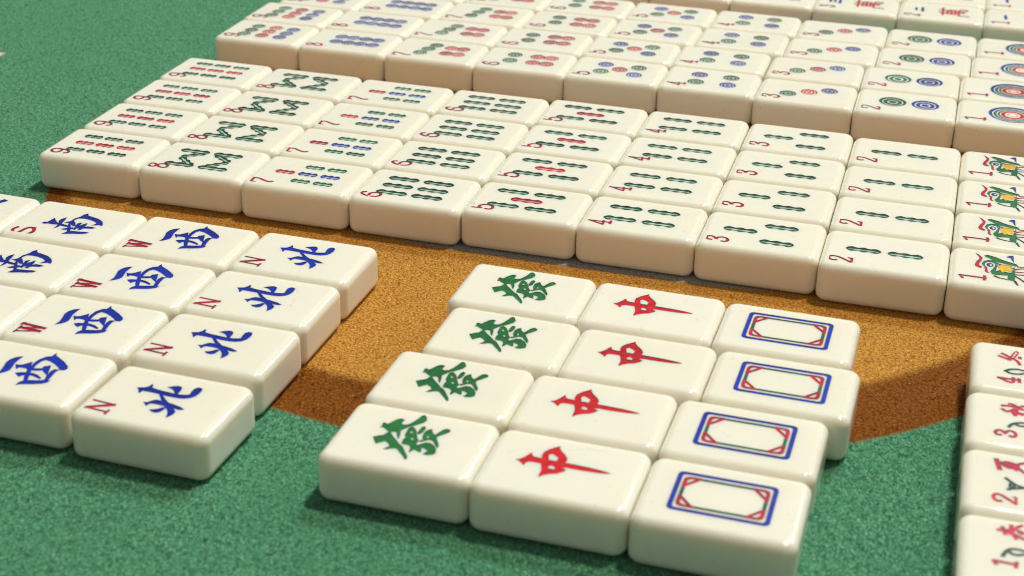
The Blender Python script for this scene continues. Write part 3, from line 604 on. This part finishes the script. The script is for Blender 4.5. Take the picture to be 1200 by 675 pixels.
def place_tiles(shapes, places, group, labels):
    """build one tile (Empty > body and painted engravings), then copy it to every other place"""
    body, parts = tile_meshes(shapes)
    first = None
    for (x, y, th), lab in zip(places, labels):
        if first is None:
            root = bpy.data.objects.new('mahjong_tile', None); COL.objects.link(root)
            root.empty_display_size = 0.5
            ch = [bpy.data.objects.new('tile_body', body)] + [bpy.data.objects.new(n, m) for n, m in parts]
            for o in ch: COL.objects.link(o); o.parent = root
            first = (root, ch)
        else:
            root = first[0].copy(); COL.objects.link(root)
            for o in first[1]:
                c = o.copy(); COL.objects.link(c); c.parent = root
        root.location = (x, y, 0.009)
        root.rotation_euler = (math.radians(random.uniform(-.16, .16)), math.radians(random.uniform(-.12, .12)), th + math.radians(random.uniform(-.15, .15)))
        root['label'] = lab; root['category'] = 'mahjong tile'; root['group'] = group

BAMBOO_LOOK = {1: 'a green crested bird and numeral 1', 2: 'two green bamboo sticks in a line', 3: 'three green bamboo sticks', 4: 'four green bamboo sticks', 5: 'four green and one red bamboo stick',
               6: 'six green bamboo sticks', 7: 'seven green, blue and red bamboo sticks', 8: 'eight zigzag green bamboo sticks', 9: 'nine green and red bamboo sticks'}
CIRCLE_LOOK = {1: 'one large ringed circle', 2: 'one green and one blue circle', 3: 'three circles on a slant', 4: 'four green and blue circles', 5: 'five circles, a red one central', 6: 'two green and four red circles',
               7: 'three green and four red circles', 8: 'eight blue circles', 9: 'nine green, red and blue circles'}
for n in range(1, 10):
    c = 9 - n
    pl = [POSE_A[c, r] for r in range(4)]
    sh = numeral('d%d' % n) + (bird() if n == 1 else sticks(n))
    place_tiles(sh, pl, 'bamboo suit tiles', ['ivory tile with %s, %s' % (BAMBOO_LOOK[n], ROW4[r]) for r in range(4)])
    pl = [POSE_B[c, r] for r in range(4)]
    place_tiles(numeral('d%d' % n) + circles(n), pl, 'circle suit tiles', ['ivory tile with %s, %s' % (CIRCLE_LOOK[n], ROW4[r]) for r in range(4)])
    rows = [r for r in range(3) if (c, r) in POSE_C]
    if rows:
        where = ['front row of the rearmost block', 'second row of the rearmost block', 'third row of the rearmost block']
        place_tiles(numeral('d%d' % n) + characters(n), [POSE_C[c, r] for r in rows], 'character suit tiles',
                    ['ivory tile with numeral %d and a red character, %s' % (n, where[r]) for r in rows])
for c, (w, word) in enumerate((('E', 'east'), ('S', 'south'), ('W', 'west'), ('N', 'north'))):
    place_tiles(wind(w), [POSE_D[c, r] for r in range(4)], 'wind tiles',
                ['ivory tile with blue %s character and letter %s, %s' % (word, w, ROW4[r]) for r in range(4)])
for c, (w, look) in enumerate((('fortune', 'a green brush character'), ('centre', 'a red dagger-like character'), ('white', 'an empty blue and green frame'))):
    place_tiles(dragon(w), [POSE_E[c, r] for r in range(4)], 'dragon tiles',
                ['ivory tile with %s, %s' % (look, ROW4[r]) for r in range(4)])
for r, (w, num) in enumerate((('spring', 1), ('summer', 2), ('autumn', 3), ('winter', 4))):
    place_tiles(season(w), [POSE_F[0, r]], 'season tiles', ['ivory season tile numbered %d with red %s character and green sprig' % (num, w)])

# table felt
me = make_mesh('table_felt', [(-160, -120, 0), (200, -120, 0), (200, 220, 0), (-160, 220, 0)], [[0, 1, 2, 3]], [0], [felt()])
o = bpy.data.objects.new('table_felt', me); COL.objects.link(o)
o['kind'] = 'structure'; o['label'] = 'green felt table covering with a printed gold and copper ring'

# loose fibres of the felt: short hairs lying along the nap
def nap(regions):
    V = []; F = []; R = random.Random(3)
    for x0, x1, y0, y1, dens in regions:
        for _ in range(int((x1 - x0) * (y1 - y0) * dens)):
            x, y = R.uniform(x0, x1), R.uniform(y0, y1)
            a = math.radians(-52) + R.gauss(0, 0.9); e = abs(R.gauss(0.25, 0.25))
            l = R.uniform(.07, .20); w = R.uniform(.005, .010)
            dx, dy = math.cos(a), math.sin(a)
            b = len(V)
            V += [(x - dy * w, y + dx * w, 0.001), (x + dy * w, y - dx * w, 0.001),
                  (x + dx * l * .55, y + dy * l * .55, .004 + l * .62 * math.sin(e)),
                  (x + dx * l * math.cos(e) + R.gauss(0, .02), y + dy * l * math.cos(e) + R.gauss(0, .02), .006 + l * .7 * math.sin(e))]
            F += [[b, b + 1, b + 2], [b + 1, b + 3, b + 2]]
    return make_mesh('felt_nap', V, F, [0] * len(F), [o.data.materials[0]])
fn = bpy.data.objects.new('felt_nap', nap([(-4, 36, -22, 0, 55), (-26, 2, 0, 34, 28)])); COL.objects.link(fn)
fn['kind'] = 'stuff'; fn['label'] = 'short loose fibres of the green and gold table felt'; fn['category'] = 'felt fibres'

# ---------------------------------------------------------------- light
def lamp(name, loc, target, size, power, col, shape='DISK', size_y=None):
    d = bpy.data.lights.new(name, 'AREA'); d.shape = shape; d.size = size
    if size_y: d.size_y = size_y
    d.energy = power; d.color = col
    o = bpy.data.objects.new(name, d); COL.objects.link(o); o.location = loc
    o.rotation_euler = (Vector(target) - Vector(loc)).to_track_quat('-Z', 'Y').to_euler()
    return o
for L_ in LAMPS: lamp(*L_)
w = bpy.data.worlds.new('World'); scene.world = w; w.use_nodes = True
bg = w.node_tree.nodes['Background']; bg.inputs[0].default_value = WORLD_COL; bg.inputs[1].default_value = WORLD_STR

# ---------------------------------------------------------------- camera
F_PX, YAW, PITCH, ROLL = 1876.57, -0.2750717, 0.4518217, 0.0230193
cy_, sy_, cp_, sp_ = math.cos(YAW), math.sin(YAW), math.cos(PITCH), math.sin(PITCH)
fwd = Vector((sy_ * cp_, cy_ * cp_, -sp_)); right = Vector((cy_, -sy_, 0)); up = right.cross(fwd)
r_ = right * math.cos(ROLL) + up * math.sin(ROLL); u_ = -right * math.sin(ROLL) + up * math.cos(ROLL)
cam = bpy.data.cameras.new('Camera'); co = bpy.data.objects.new('Camera', cam); COL.objects.link(co)
from mathutils import Matrix
co.matrix_world = Matrix(((r_.x, u_.x, -fwd.x, 28.0902), (r_.y, u_.y, -fwd.y, -42.2846), (r_.z, u_.z, -fwd.z, 20.2539), (0, 0, 0, 1)))
cam.sensor_fit = 'HORIZONTAL'; cam.sensor_width = 36; cam.lens = 36 * F_PX / 1200
cam.clip_start = 0.5; cam.clip_end = 2000
cam.dof.use_dof = True; cam.dof.focus_distance = FOCUS; cam.dof.aperture_fstop = FSTOP
scene.camera = co
scene.view_settings.view_transform = 'Standard'; scene.view_settings.look = 'None'
scene.view_settings.exposure = 0; scene.view_settings.gamma = 1
scene.render.engine = 'CYCLES'
scene.cycles.filter_width = 1.1
scene.cycles.max_bounces = 8; scene.cycles.diffuse_bounces = 5
